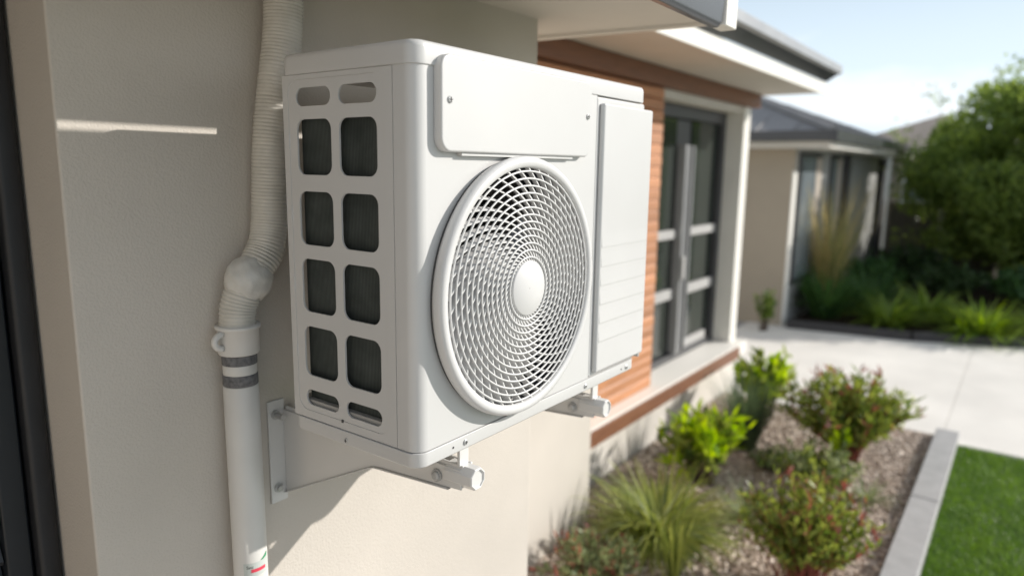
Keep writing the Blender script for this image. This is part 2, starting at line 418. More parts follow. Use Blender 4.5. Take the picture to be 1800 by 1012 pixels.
# porch eave above the unit: soffit, hanging fascia, open gutter standing off it, white end cap
SZ0, SZ1, YE = 0.757, 0.745, 0.016
sl = (SZ0 - SZ1) / (YW - YE)
zs = lambda y: SZ1 + (y - YE) * sl
MB().prism([(YE, zs(YE)), (1.30, zs(1.30)), (1.30, zs(1.30) + 0.03), (YE, zs(YE) + 0.03)], 'x', -2.7, 1.055).o('porch_soffit', M['soffit'], H)
MB().prism([(YE + 0.035, zs(YE) - 0.004), (1.30, zs(1.30) - 0.018), (1.30, zs(1.30) + 0.04), (YE + 0.035, zs(YE) + 0.05)], 'x', 1.056, 1.085).o('end_batten', M['soffit'], H, bevel=0.002)
B('porch_fascia', -2.72, 0.955, 0.0, YE - 0.001, 0.7275, 0.88, M['gutter'], H)
MB().prism([(-0.078, 0.752), (-0.074, 0.690), (-0.066, 0.680), (-0.056, 0.680), (-0.056, 0.683), (-0.064, 0.685), (-0.071, 0.694), (-0.0745, 0.752)], 'x', -2.75, 0.800).o('porch_gutter', M['gutter'], H, bevel=0.001)
B('gutter_back', -2.75, 0.800, -0.0562, -0.0535, 0.6803, 0.752, M['gutter'], H)
for gx in (-0.9, 0.185, 0.74):
    B('gutter_strap', gx, gx + 0.012, -0.0765, -0.0005, 0.7525, 0.7555, M['gutter'], H)
B('end_cap', 0.806, 0.868, -0.080, -0.045, 0.684, 0.90, M['white_paint'], H, bevel=0.003)
MB().prism([(YE, 0.885), (2.2, 1.45), (2.2, 1.5), (YE, 0.92)], 'x', -2.7, 1.05).o('porch_roof', M['roof'], H)
# dark louvred door in the doorway
dr = B('door', -1.125, -0.236, 0.585, 0.60, GZ, 0.738, M['door'], H)
B('door_frame', -0.266, -0.236, 0.535, 0.584, GZ, 0.738, M['door_frame'], dr, bevel=0.008)
B('stile', -0.303, -0.269, 0.552, 0.584, GZ, 0.738, M['door'], dr, bevel=0.004)
sl0 = None
for i in range(34):
    if sl0 is None:
        sl0 = MB().prism([(0.584, 0.0), (0.560, 0.002), (0.558, 0.008), (0.576, 0.052), (0.584, 0.052)], 'x', -1.12, -0.305).o('slat', M['door'], dr)
        o = sl0
    else: o = again(sl0, dr)
    o.location = (0, 0, GZ + 0.05 + i * 0.058)

# ------------------------------------------------------------------ neighbour house
N1 = empty('neighbouring_house'); tag(N1, 'low taupe house with grey hip roof beyond the pale path', 'house')
mbw = MB(); mbw.box(7.48, 7.60, 1.54, 7.0, GZ - 0.05, 0.66); mbw.o('wall', M['nb_wall'], N1)
mbw = MB(); mbw.box(7.601, 12.9, 1.54, 1.66, GZ - 0.05, 0.66); mbw.o('side_wall', M['nb_side'], N1)
B('corner_strip', 7.478, 7.62, 1.525, 1.539, GZ - 0.02, 0.40, M['white_paint'], N1)
for x0, x1, m_ in ((7.75, 8.62, 'nb_glass'), (9.25, 9.72, 'nb_glass')):
    f = B('window', x0 - 0.06, x1 + 0.06, 1.515, 1.539, -0.9, 0.60, M['win_frame'], N1)
    B('pane', x0, x1, 1.505, 1.514, -0.84, 0.55, M[m_], f)
    B('curtain', x1 - 0.25, x1 - 0.02, 1.499, 1.504, -0.84, 0.55, M['curtain'], f)
B('dark_downpipe', 9.95, 10.1, 1.46, 1.539, GZ, 0.62, M['win_frame'], N1)
B('corner_post', 12.7, 12.95, 1.44, 1.539, GZ, 0.62, M['win_frame'], N1)
ex0, ex1, ey0, ey1, ez = 7.18, 13.3, 1.10, 7.4, 0.735
hy = (ey1 - ey0) / 2; pit = math.tan(math.radians(21)); hz = ez + 0.06 + hy * pit
R0 = (ex0 + hy, ey0 + hy, hz); R1 = (ex1 - hy, ey0 + hy, hz)
if R1[0] < R0[0]:
    mx_ = (R0[0] + R1[0]) / 2; R0 = (mx_ - .05, R0[1], hz); R1 = (mx_ + .05, R1[1], hz)
zt = ez + 0.06
rf = mesh('roof', [(ex0, ey0, zt), (ex1, ey0, zt), (ex1, ey1, zt), (ex0, ey1, zt), R0, R1],
     [(0, 1, 5, 4), (1, 2, 5), (2, 3, 4, 5), (3, 0, 4), (3, 2, 1, 0)], M['roof'], N1)
# standing ribs on the two visible roof planes
for i in range(1, 16):
    y = ey0 + i * 0.40
    t = min((y - ey0) / hy, (ey1 - y) / hy); top = Vector((ex0 + hy * t, y, zt + hy * t * pit))
    MB().tube([Vector((ex0, y, zt + 0.01)), top + Vector((0, 0, 0.01))], 0.008, 6).o('roof_rib', M['roof'], rf)
for i in range(1, 15):
    x = ex0 + i * 0.40
    t = max(0.02, min((x - ex0) / hy, (ex1 - x) / hy, 1))
    MB().tube([Vector((x, ey0, zt + 0.01)), Vector((x, ey0 + hy * t, zt + hy * t * pit + 0.01))], 0.008, 6).o('roof_rib', M['roof'], rf)
MB().tube([(ex0, ey0, zt + 0.02), (R0[0], R0[1], R0[2] + 0.02)], 0.04, 8).o('hip_cap', M['roof'], rf)
B('gutter', ex0 - 0.06, ex0, ey0 - 0.06, ey1, ez - 0.03, ez + 0.075, M['gutter'], N1)
B('gutter', ex0, ex1, ey0 - 0.06, ey0 - 0.001, ez - 0.028, ez + 0.077, M['gutter'], N1)
B('eave', ex0 + 0.01, 7.479, ey0 + 0.02, ey1, ez - 0.10, ez - 0.035, M['soffit'], N1)
B('eave', 7.482, ex1, ey0 + 0.022, 1.538, ez - 0.098, ez - 0.034, M['white_paint'], N1)

# far cottage behind the fence
N2 = empty('cottage'); tag(N2, 'small far cottage with tan roof and cream wall above the fence', 'house')
B('wall', 17.5, 22, -0.5, 3.2, GZ, 0.85, M['nb_wall'], N2)
B('corner_post', 17.4, 17.49, 2.05, 2.25, GZ, 0.80, M['white_paint'], N2)
f = B('window', 17.46, 17.499, 1.2, 1.8, -0.3, 0.45, M['white_paint'], N2); B('pane', 17.45, 17.459, 1.26, 1.74, -0.24, 0.39, M['nb_glass'], f)
mesh('roof', [(17.1, -0.9, 0.85), (22.4, -0.9, 0.85), (22.4, 3.6, 0.85), (17.1, 3.6, 0.85), (19.2, 1.35, 1.75), (20.3, 1.35, 1.75)],
     [(0, 1, 5, 4), (1, 2, 5), (2, 3, 4, 5), (3, 0, 4), (3, 2, 1, 0)], M['roof_tan'], N2)

# steel fence
fc = empty('fence'); tag(fc, 'dark brown steel fence behind the tree and planting bed', 'fence')
p0 = None
for i in range(9):
    if p0 is None:
        P = []
        for k in range(8):
            y = k * 0.1; P += [(y, 0.0), (y + 0.04, 0.0), (y + 0.05, 0.02), (y + 0.09, 0.02)]
        V = [(x, y, z) for z in (GZ - 0.02, -0.12) for y, x in P]; n = len(P)
        p0 = mesh('fence_panel', V, [(k, k + 1, n + k + 1, n + k) for k in range(n - 1)], M['fence'], fc, solid=0.006); o = p0
    else: o = again(p0, fc)
    o.location = (13.4, 1.50 - (i + 1) * 0.86, 0)
for i in range(10):
    B('fence_post', 13.36, 13.44, 1.49 - i * 0.86, 1.54 - i * 0.86, GZ - 0.02, -0.09, M['fence'], fc)

# ------------------------------------------------------------------ wall brackets under the unit
def bracket(x, label):
    b = empty('wall_bracket', (x, YW, -0.03)); tag(b, label, 'bracket', 'brackets carrying the unit')
    def part(name, mb, m, **kw):
        V = [(vx, vy - YW, vz + 0.03) for vx, vy, vz in mb.V]
        return mesh(name, V, mb.F, m, b, **kw)
    part('wall_plate', MB().box(-0.020, 0.014, YW - 0.0045, YW - 0.0005, -0.200, -0.010), M['bracket'], bevel=0.003, seg=3)
    web = [(YW - 0.005, -0.030), (YW - 0.005, -0.185), (0.192, -0.0765), (0.180, -0.0725), (0.168, -0.0712), (0.0, -0.0600), (0.0, -0.030)]
    part('gusset', MB().prism(web, 'x', 0.010, 0.0135), M['bracket'], bevel=0.0012)
    lip = [(YW - 0.005, -0.185), (0.192, -0.0765), (0.180, -0.0725), (0.168, -0.0712), (0.022, -0.0614)]
    V = []; F = []
    for (y, z) in lip: V += [(0.006, y, z - 0.0005), (0.0128, y, z - 0.0005), (0.0128, y, z - 0.002), (0.006, y, z - 0.002)]
    for i in range(len(lip) - 1):
        for k in range(4): F.append((4 * i + k, 4 * i + (k + 1) % 4, 4 * i + 4 + (k + 1) % 4, 4 * i + 4 + k))
    part('gusset_lip', MB().add(V, F), M['bracket'])
    # arm: an open rail with a moulded octagonal end
    arm = [(-0.002, -0.060), (0.0, -0.036), (0.006, -0.030), (0.009, -0.030), (0.009, -0.060)]
    pr = [(0.0140, -0.024), (0.0140, -0.058), (0.0365, -0.058), (0.0365, -0.024), (0.0320, -0.024), (0.0320, -0.040), (0.0185, -0.040), (0.0185, -0.024)]
    part('arm', MB().prism(pr, 'y', YW - 0.006, 0.0), M['bracket'], bevel=0.0012)
    V = []; F = []; n = 8
    for (y, r, cz) in ((0.03, 0.0185, -0.042), (-0.018, 0.0175, -0.041), (-0.021, 0.0160, -0.041), (-0.021, 0.0138, -0.041), (-0.0185, 0.0134, -0.041)):
        for k in range(n):
            a = 2 * PI * (k + .5) / n; V.append((0.024 + r * math.cos(a), y, cz + r * math.sin(a)))
    for i in range(4):
        for k in range(n): F.append((i * n + k, i * n + (k + 1) % n, (i + 1) * n + (k + 1) % n, (i + 1) * n + k))
    F.append(tuple(4 * n + k for k in range(n)))
    part('arm_end', MB().add(V, F), M['bracket'], bevel=0.0008)
    part('foot_tab', MB().box(0.012, 0.032, 0.004, 0.009, -0.026, 0.004), M['bracket'], bevel=0.001)
    for (y, z) in ((0.045, -0.048),):
        mb = MB()
        mb.tube([(0.0095, y, z), (0.0065, y, z)], 0.0095, 20)
        mb.tube([(0.0065, y, z), (0.0035, y, z), (0.002, y, z)], [0.0066, 0.0066, 0.0045], 16)
        part('arm_bolt', mb, M['steel'], smooth=False)
    for z in (-0.036, -0.172):
        mb = MB(); mb.tube([(-0.006, YW - 0.0046, z), (-0.006, YW - 0.0075, z)], 0.0085, 20)
        mb.tube([(-0.006, YW - 0.0075, z), (-0.006, YW - (0.028 if z > -.1 else .0125), z)], 0.0052, 14)
        part('wall_bolt', mb, M['steel'])
    return b
bracket(0.077, 'white steel bracket under the near end of the outdoor unit, beside the pipe')
bracket(0.455, 'white steel bracket under the far end of the outdoor unit')

# ------------------------------------------------------------------ outdoor air conditioning unit
UW, UD, UH = 0.6235, 0.261, 0.55
U = empty('air_conditioner', (UW / 2, UD / 2, 0)); tag(U, 'white outdoor air conditioner unit with round fan grille mounted on brackets', 'air conditioner')
off = Vector((UW / 2, UD / 2, 0))
def upart(name, mb, m, parent=None, **kw):
    V = [(v[0] - off.x, v[1] - off.y, v[2]) for v in mb.V]
    return mesh(name, V, mb.F, m, parent if parent is not None else U, **kw)
FX, FZ = 0.215, 0.221      # fan centre
# base pan and lid
upart('base_pan', rloft(-0.002, UW + 0.002, -0.002, UD + 0.002, 0.020, [(0.0, 0.006), (0.0015, 0.002), (0.004, 0.0), (0.0215, 0.0), (0.0225, 0.001)]), M['enamel'], smooth=True, wn=True)
upart('lid', rloft(-0.0022, UW + 0.0022, -0.0022, UD + 0.0022, 0.021, [(0.5205, 0.0012), (0.5215, 0.0), (0.541, 0.0), (0.5455, 0.0012), (0.5485, 0.004), (0.5497, 0.008), (0.55, 0.014)]), M['enamel'], smooth=True, wn=True)
# side panel: surround with a rounded opening, then the punched grille plate set a hair deeper
V2, F2, inn = cell_ring((0.0385, UD - 0.002, 0.0235, 0.520), (0.0535, 0.2475, 0.0355, 0.5135), 0.020, 8)
upart('side_panel', MB().add([(0.0005, u, v) for u, v in V2], F2), M['enamel'], solid=0.001)
gr = MB()
ys = (0.0537, 0.149, 0.2473)
zs_ = (0.0357, 0.0785, 0.1765, 0.275, 0.3725, 0.4685, 0.5133)
holes_y = ((0.0675, 0.1405), (0.1570, 0.2300))
holes_z = ((0.0445, 0.0685), (0.0905, 0.1655), (0.187, 0.265), (0.285, 0.361), (0.384, 0.460), (0.4775, 0.5025))
for i in range(2):
    for j in range(6):
        hy0, hy1 = holes_y[i]; hz0, hz1 = holes_z[j]
        r = min(0.0145, (hz1 - hz0) / 2 - 0.0002)
        V2, F2, inn = cell_ring((ys[i], ys[i + 1], zs_[j], zs_[j + 1]), (hy0, hy1, hz0, hz1), r, 8)
        gr.add([(0.0008, u, v) for u, v in V2], F2)
        # pressed return edge inside each opening
        n = len(inn); gr.add([(0.0008, u, v) for u, v in inn] + [(0.0035, u, v) for u, v in inn], [(k, (k + 1) % n, n + (k + 1) % n, n + k) for k in range(n)])
upart('side_grille', gr, M['enamel'])
for z in (0.115, 0.215, 0.318, 0.42):
    upart('grille_clip', MB().box(-0.0012, 0.003, 0.2468, 0.2492, z, z + 0.022), M['enamel'])
upart('grille_latch', MB().box(-0.0008, 0.001, 0.147, 0.151, 0.0335, 0.0375), M['slot'])
# front panel: wraps the near corner and carries the fan opening
fp = MB(); r = 0.019; n = 10
zb, ztp = 0.0235, 0.5205
pts = [(0.0, 0.0380)] + [(r - r * math.cos(a), r - r * math.sin(a)) for a in [PI / 2 * i / n for i in range(n + 1)]]
prof = [(0.0, 0.0375), (0.0, 0.028)] + pts[1:]
V = [(x, y, z) for z in (zb, ztp) for x, y in prof]; k = len(prof)
fp.add(V, [(i, i + 1, k + i + 1, k + i) for i in range(k - 1)])
upart('front_corner', fp, M['enamel'], smooth=True)
RH = 0.186
ang = sorted(set([2 * PI * i / 128 for i in range(128)] + [math.atan2(zz - FZ, xx - FX) % (2 * PI) for xx in (r, 0.4405) for zz in (zb, ztp)]))
cin = []; cout = []
for a in ang:
    ca, sa = math.cos(a), math.sin(a)
    ts = []
    if ca > 1e-6: ts.append((0.4405 - FX) / ca)
    if ca < -1e-6: ts.append((r - FX) / ca)
    if sa > 1e-6: ts.append((ztp - FZ) / sa)
    if sa < -1e-6: ts.append((zb - FZ) / sa)
    t = min(ts); cin.append((FX + RH * ca, 0.0, FZ + RH * sa)); cout.append((FX + t * ca, 0.0, FZ + t * sa))
n = len(ang)
upart('front_panel', MB().add(cin + cout, [(i, n + i, n + (i + 1) % n, (i + 1) % n) for i in range(n)]), M['enamel'])
upart('service_backing', MB().box(0.4420, UW, 0.0005, 0.030, 0.0235, 0.5195), M['enamel'], bevel=0.004)
# right side, back posts, and the inside
upart('right_side', MB().box(UW - 0.0015, UW, 0.0305, UD, 0.0235, 0.5195), M['enamel'])
upart('back_post', MB().box(0.0012, 0.010, UD - 0.0018, UD - 0.0003, 0.0235, 0.5195), M['enamel'])
bp_ = MB(); bp_.box(0.48, UW - 0.002, UD - 0.0018, UD - 0.0003, 0.0235, 0.5195)
upart('back_panel', bp_, M['enamel'])
upart('divider', MB().box(0.450, 0.4515, 0.0020, UD - 0.004, 0.0235, 0.5195), M['inner'])
upart('inner_top', MB().box(0.012, 0.448, 0.030, UD - 0.02, 0.470, 0.4715), M['plastic'])
upart('inner_floor', MB().box(0.006, 0.448, 0.006, UD - 0.006, 0.0235, 0.050), M['inner'])
# coil: finned block down the side and across the back
def coil_mat():
    m, nt, b, L = new_mat('coil_fins'); Nn = nt.nodes
    tcn = Nn.new('ShaderNodeTexCoord'); wv = Nn.new('ShaderNodeTexWave'); wv.wave_type = 'BANDS'; wv.bands_direction = 'Y'
    wv.inputs['Scale'].default_value = 110; wv.inputs['Distortion'].default_value = 0.6; wv.inputs['Detail'].default_value = 2
    L.new(tcn.outputs['Object'], wv.inputs['Vector'])
    nn = Nn.new('ShaderNodeTexNoise'); nn.inputs['Scale'].default_value = 30; L.new(tcn.outputs['Object'], nn.inputs['Vector'])
    rp = Nn.new('ShaderNodeValToRGB'); rp.color_ramp.elements[0].color = (0.022, 0.028, 0.026, 1); rp.color_ramp.elements[1].color = (0.15, 0.17, 0.16, 1)
    ad = Nn.new('ShaderNodeMath'); ad.operation = 'MULTIPLY'; L.new(wv.outputs['Fac'], ad.inputs[0]); L.new(nn.outputs['Fac'], ad.inputs[1])
    L.new(ad.outputs[0], rp.inputs[0]); L.new(rp.outputs[0], b.inputs['Base Color'])
    b.inputs['Roughness'].default_value = 0.5; b.inputs['Metallic'].default_value = 0.3
    return m
M['coil'] = coil_mat()
cl = MB(); cl.box(0.014, 0.032, 0.040, 0.2365, 0.0505, 0.469); cl.box(0.060, 0.445, 0.235, 0.2475, 0.0505, 0.469)
upart('coil', cl, M['coil'])
upart('coil_end_plate', MB().box(0.012, 0.034, 0.036, 0.0395, 0.0505, 0.469), M['inner'])
upart('gap_shade_ring', MB().lathe_y([(0.1900, -0.0003), (0.1900, -0.0053), (0.1805, -0.0053), (0.1805, -0.0003)], FX, FZ, 96), M['slot'])  # dark ring that paints the shade in the gap behind the bezel
# bell mouth behind the guard
upart('bell_mouth', MB().lathe_y([(RH, 0.0004), (0.181, 0.004), (0.178, 0.014), (0.177, 0.060)], FX, FZ), M['dark_inner'], smooth=True)
# fan
fan = MB().lathe_y([(0.0005, 0.030), (0.030, 0.031), (0.040, 0.038), (0.042, 0.090), (0.0005, 0.090)], FX, FZ, 40)
fan = upart('fan', fan, M['blade'], smooth=True)
bl = MB(); nu, nv = 10, 8
for b_ in range(3):
    V = []; F = []
    for i in range(nu + 1):
        rr_ = 0.040 + 0.130 * i / nu
        for j in range(nv + 1):
            s_ = j / nv
            a0 = b_ * 2 * PI / 3 + 0.62 - 0.25 * (i / nu)
            a = a0 + (s_ - 0.5) * (1.02 - 0.10 * i / nu)
            y = 0.062 - (s_ - 0.5) * 0.045 * (0.7 + 0.3 * (i / nu)) + 0.006 * math.sin(PI * s_)
            V.append((FX + rr_ * math.cos(a), y, FZ + rr_ * math.sin(a)))
    for i in range(nu):
        for j in range(nv):
            q = i * (nv + 1) + j; F.append((q, q + 1, q + nv + 2, q + nv + 1))
    upart('blade', MB().add(V, F), M['blade'], fan, smooth=True, solid=0.002)
# guard: bezel, rings, swept vanes, hub cap
YF = -0.0185
bez = upart('fan_guard', MB().lathe_y([(0.1920, -0.0055), (0.1935, -0.010), (0.1932, -0.0165), (0.1905, -0.0212), (0.1860, -0.0225), (0.1800, -0.0218), (0.1775, -0.0190), (0.1770, -0.010), (0.1795, -0.0085), (0.1800, -0.0055)], FX, FZ, 128, closed=True), M['plastic'], smooth=True)
r0_, r1_ = 0.0405, 0.1765; nr = 13
for i in range(nr):
    rr_ = r0_ + (i + 0.6) * (r1_ - r0_) / nr
    yy = YF - 0.004 * (1 - ((rr_ - r0_) / (r1_ - r0_)) ** 2)
    prof = [(rr_ + 0.00155 * math.cos(a), yy + 0.0016 * math.sin(a)) for a in [2 * PI * q / 6 for q in range(6)]]
    upart('ring', MB().lathe_y(prof, FX, FZ, 72, closed=True), M['plastic'], bez, smooth=True)
nvane = 44; vane0 = None
vb = MB(); ns = 18
V = []; F = []
for i in range(ns + 1):
    t = i / ns; rr_ = r0_ - 0.003 + (r1_ - r0_ + 0.005) * t
    a = 1.15 * math.log(rr_ / r0_)
    yy = YF - 0.004 * (1 - t * t)
    ca, sa = math.cos(a), math.sin(a); wv = 0.00105
    qx, qz = math.cos(a + math.atan(1.15)), math.sin(a + math.atan(1.15)); tx, tz = -qz, qx
    for sgn, y_ in ((-1, yy + 0.001), (1, yy + 0.001), (1, yy + 0.0115), (-1, yy + 0.0115)):
        # lower edge is swept a little further round, as a fin that leans with the air
        sh = -0.003 if y_ > yy + 0.005 else 0.0
        V.append((rr_ * ca + tx * (sgn * wv + sh), y_, rr_ * sa + tz * (sgn * wv + sh)))
for i in range(ns):
    for q in range(4): F.append((4 * i + q, 4 * i + (q + 1) % 4, 4 * i + 4 + (q + 1) % 4, 4 * i + 4 + q))
for i in range(nvane):
    if vane0 is None:
        vane0 = mesh('vane', V, F, M['plastic'], bez); o = vane0
    else: o = again(vane0, bez)
    o.location = (FX - off.x, -off.y, FZ); o.rotation_euler = (0, 2 * PI * i / nvane, 0)
upart('hub_cap', MB().lathe_y([(0.041, -0.010), (0.0418, -0.0205), (0.0412, -0.0236), (0.0398, -0.0246), (0.0005, -0.0247)], FX, FZ, 48), M['plastic'], bez, smooth=True)
# flat cover plate at the top of the front
def rr_plate(x0, x1, z0_, z1_, r, y_back, y_front, e=0.003):
    mb = MB(); V = []; rings = [(y_back, 0.0), (y_front + e, 0.0), (y_front + e * 0.4, e * 0.35), (y_front, e)]; n = None
    for y, ins in rings:
        P = rrect(x0 + ins, x1 - ins, z0_ + ins, z1_ - ins, r - ins, 8); n = len(P); V += [(u, y, v) for u, v in P]
    F = []
    for i in range(len(rings) - 1):
        for q in range(n): F.append((i * n + q, (i * n + (q + 1) % n), (i + 1) * n + (q + 1) % n, (i + 1) * n + q))
    F.append(tuple((len(rings) - 1) * n + q for q in range(n)))
    return mb.add(V, F)
cp = upart('cover_plate', rr_plate(0.0335, 0.4015, 0.4165, 0.5365, 0.018, -0.0006, -0.0135), M['enamel'], smooth=True, wn=True)
upart('lower_tab', MB().box(0.078, 0.352, -0.0085, -0.0008, 0.4125, 0.4163), M['enamel'], cp)
def screw(x, y, z, r=0.0042, parent=None, axis='y'):
    mb = MB()
    if axis == 'y':
        mb.tube([(x, y + 0.001, z), (x, y - 0.0012, z), (x, y - 0.0020, z)], [r, r, r * 0.7], 16)
        s_ = upart('screw', mb, M['steel'], parent)
        q = MB(); q.box(x - r * .6, x + r * .6, y - 0.0024, y - 0.0016, z - r * .13, z + r * .13); q.box(x - r * .13, x + r * .13, y - 0.00245, y - 0.0016, z - r * .6, z + r * .6)
    else:
        mb.tube([(x + 0.001, y, z), (x - 0.0012, y, z), (x - 0.0020, y, z)], [r, r, r * 0.7], 16)
        s_ = upart('screw', mb, M['steel'], parent)
        q = MB(); q.box(x - 0.0024, x - 0.0016, y - r * .6, y + r * .6, z - r * .13, z + r * .13); q.box(x - 0.00245, x - 0.0016, y - r * .13, y + r * .13, z - r * .6, z + r * .6)
    if parent is None: upart('screw_slot', q, M['slot'], s_)
for x in (0.049, 0.388):
    screw(x, -0.0136, 0.481, 0.0046, cp)
    q = MB(); q.box(x - .003, x + .003, -0.0162, -0.0155, 0.4805, 0.4815); q.box(x - .0005, x + .0005, -0.01625, -0.0155, 0.478, 0.484)
    upart('screw_slot', q, M['slot'], cp)
for x, z in ((0.094, 0.0125), (0.428, 0.0115), (0.586, 0.0115)): screw(x, -0.0022, z)
screw(-0.0022, 0.139, 0.0095, 0.0036, None, 'x')
for x, z in ((0.068, 0.0125), (0.566, 0.0115)):
    upart('pilot_hole', MB().tube([(x, -0.0015, z), (x, -0.0027, z)], 0.0016, 10), M['slot'])
# service cover on the right: chamfered, ribbed, wrapping the far corner
pf = [(0.4500, 0.0), (0.4550, -0.0085), (0.6380, -0.0085), (0.6450, -0.0065), (0.6480, -0.001), (0.6480, 0.110), (0.6245, 0.110), (0.6245, 0.0)]
sc = upart('service_cover', MB().prism(pf, 'z', 0.0310, 0.5085), M['enamel'], bevel=0.0035, seg=3)
for i in range(6):
    z = 0.085 + i * 0.0345
    V = []
    for x in (0.4590, 0.6370): V += [(x, -0.0084, z), (x, -0.0091, z + 0.004), (x, -0.0084, z + 0.030)]
    upart('rib', MB().add(V, [(0, 1, 2), (5, 4, 3), (0, 3, 4, 1), (1, 4, 5, 2), (0, 2, 5, 3)]), M['enamel'], sc)
upart('cover_foot', MB().box(0.628, 0.634, -0.006, 0.004, 0.0245, 0.0309), M['steel'], sc)

# ------------------------------------------------------------------ drain pipe and flexible duct
YP = 0.385
dp = empty('drain_pipe', (-0.011, YP, GZ)); tag(dp, 'white plastic drain pipe with grey tape bands and sticker beside the unit', 'pipe')
def dpart(name, mb, m, parent=None, **kw):
    V = [(v[0] + 0.011, v[1] - YP, v[2] - GZ) for v in mb.V]
    return mesh(name, V, mb.F, m, parent if parent is not None else dp, **kw)
px = -0.0105; pr = 0.0275
def vtube(prof, n=40, cap=True):
    return MB().tube([(px, YP, z) for z, r in prof], [r for z, r in prof], n, cap)
dpart('pipe', vtube([(GZ - 0.02, pr), (0.046, pr), (0.0472, pr - 0.001)]), M['pipe'], smooth=True)
dpart('sleeve', vtube([(0.0470, 0.0262), (0.100, 0.0262)]), M['pipe'], smooth=True)
dpart('tape_band', vtube([(0.0475, 0.0266), (0.0485, 0.0272), (0.0650, 0.0272), (0.0660, 0.0266)]), M['grey_tape'], smooth=True)
dpart('tape_band', vtube([(0.0820, 0.0266), (0.0830, 0.0271), (0.0970, 0.0271), (0.0980, 0.0266)]), M['grey_tape'], smooth=True)
sk = dpart('socket', vtube([(0.0985, 0.0262), (0.0992, 0.0305), (0.1015, 0.0318), (0.139, 0.0318), (0.140, 0.0340), (0.1425, 0.0350), (0.146, 0.0347), (0.1470, 0.0333), (0.146, 0.0308), (0.134, 0.0305)], cap=False), M['pipe'], smooth=True)
ear = []
for i in range(13):
    a = PI * i / 12 - PI / 2
    ear.append((px - 0.031 - 0.0135 * math.cos(a), YP - 0.006, 0.124 + 0.0115 * math.sin(a)))
dpart('clamp_ear', MB().tube(ear, 0.0052, 12), M['pipe'], sk, smooth=True)
# sticker wrapped on the pipe
def wrap(name, pts, faces, m, rad, parent=None):
    V = []
    for u, z in pts:      # u is arc length from the direction that faces the lens
        a = math.radians(-121) + u / rad
        V.append((px + rad * math.cos(a), YP + rad * math.sin(a), z))
    return dpart(name, MB().add(V, faces), m, parent)
def strip(u0, u1, zfun0, zfun1, n=14):
    P = []
    for i in range(n + 1):
        u = u0 + (u1 - u0) * i / n; P += [(u, zfun0(u)), (u, zfun1(u))]
    return P, [(2 * i, 2 * i + 2, 2 * i + 3, 2 * i + 1) for i in range(n)]
st = wrap('sticker', *strip(-0.012, 0.034, lambda u: -0.279, lambda u: -0.2545), M['sticker'], pr + 0.0003)
wrap('red_bar', *strip(0.0, 0.026, lambda u: -0.2715, lambda u: -0.2655), M['red'], pr + 0.0006, st)
P, Fq = strip(0.017, 0.032, lambda u: -0.2540 + 0.25 * max(0, u - 0.022), lambda u: -0.2535 + 0.62 * (u - 0.0168), 8)
wrap('green_mark', P, Fq, M['green'], pr + 0.0006, st)
tcu = bpy.data.curves.new('t', 'FONT'); tcu.body = 'Sint'; tcu.size = 0.0075
to = bpy.data.objects.new('t', tcu); C.objects.link(to)
dg = bpy.context.evaluated_depsgraph_get(); tm = bpy.data.meshes.new_from_object(to.evaluated_get(dg))
tv = [(v.co.x - 0.0075, v.co.y - 0.2640) for v in tm.vertices]; tf = [tuple(p_.vertices) for p_ in tm.polygons]
bpy.data.objects.remove(to); bpy.data.curves.remove(tcu); bpy.data.meshes.remove(tm)
wrap('lettering', tv, tf, M['black'], pr + 0.0006, st)

fd = empty('flexible_duct', (0.07, YP, 0.14)); tag(fd, 'ribbed cream flexible duct with taped joint running up the wall behind the unit', 'duct')
def fpart(name, mb, m, **kw):
    V = [(v[0] - 0.07, v[1] - YP, v[2] - 0.14) for v in mb.V]
    return mesh(name, V, mb.F, m, fd, **kw)
ctrl = [(-0.0105, YP, 0.128), (-0.0105, YP, 0.150), (-0.007, YP, 0.175), (0.004, YP - 0.004, 0.205), (0.022, YP - 0.006, 0.232), (0.044, YP - 0.004, 0.262), (0.0565, YP, 0.300), (0.0605, YP, 0.350),
        (0.067, YP, 0.430), (0.081, YP, 0.520), (0.094, YP, 0.590), (0.100, YP, 0.660), (0.101, YP, 0.760)]
def catmull(P, per=14):
    P = [np.array(p_, float) for p_ in P]; P = [2 * P[0] - P[1]] + P + [2 * P[-1] - P[-2]]
    out = []
    for i in range(1, len(P) - 2):
        for k in range(per):
            t = k / per
            out.append(0.5 * ((2 * P[i]) + (-P[i - 1] + P[i + 1]) * t + (2 * P[i - 1] - 5 * P[i] + 4 * P[i + 1] - P[i + 2]) * t * t + (-P[i - 1] + 3 * P[i] - 3 * P[i + 1] + P[i + 2]) * t ** 3))
    out.append(P[-2]); return np.array(out)
cv = catmull(ctrl, 24)
sg = np.r_[0, np.cumsum(np.linalg.norm(np.diff(cv, axis=0), axis=1))]
stp = 0.0012; ss = np.arange(0, sg[-1], stp)
cc = np.c_[[np.interp(ss, sg, cv[:, k]) for k in range(3)]].T
base = np.interp(ss, [0, 0.05, 0.16, 0.7], [0.0275, 0.0285, 0.0295, 0.0312])
jit = rng.normal(0, 0.00018, len(ss))
rad = base + (0.00035 + 0.00055 * np.abs(np.sin(ss * 31) * np.sin(ss * 12.7 + 1))) * np.sin(2 * PI * ss / 0.0058 + 2.2 * np.sin(ss * 23)) + jit
fpart('ribbed_tube', MB().tube([Vector(p_) for p_ in cc], list(rad), 36), M['duct'], smooth=True)
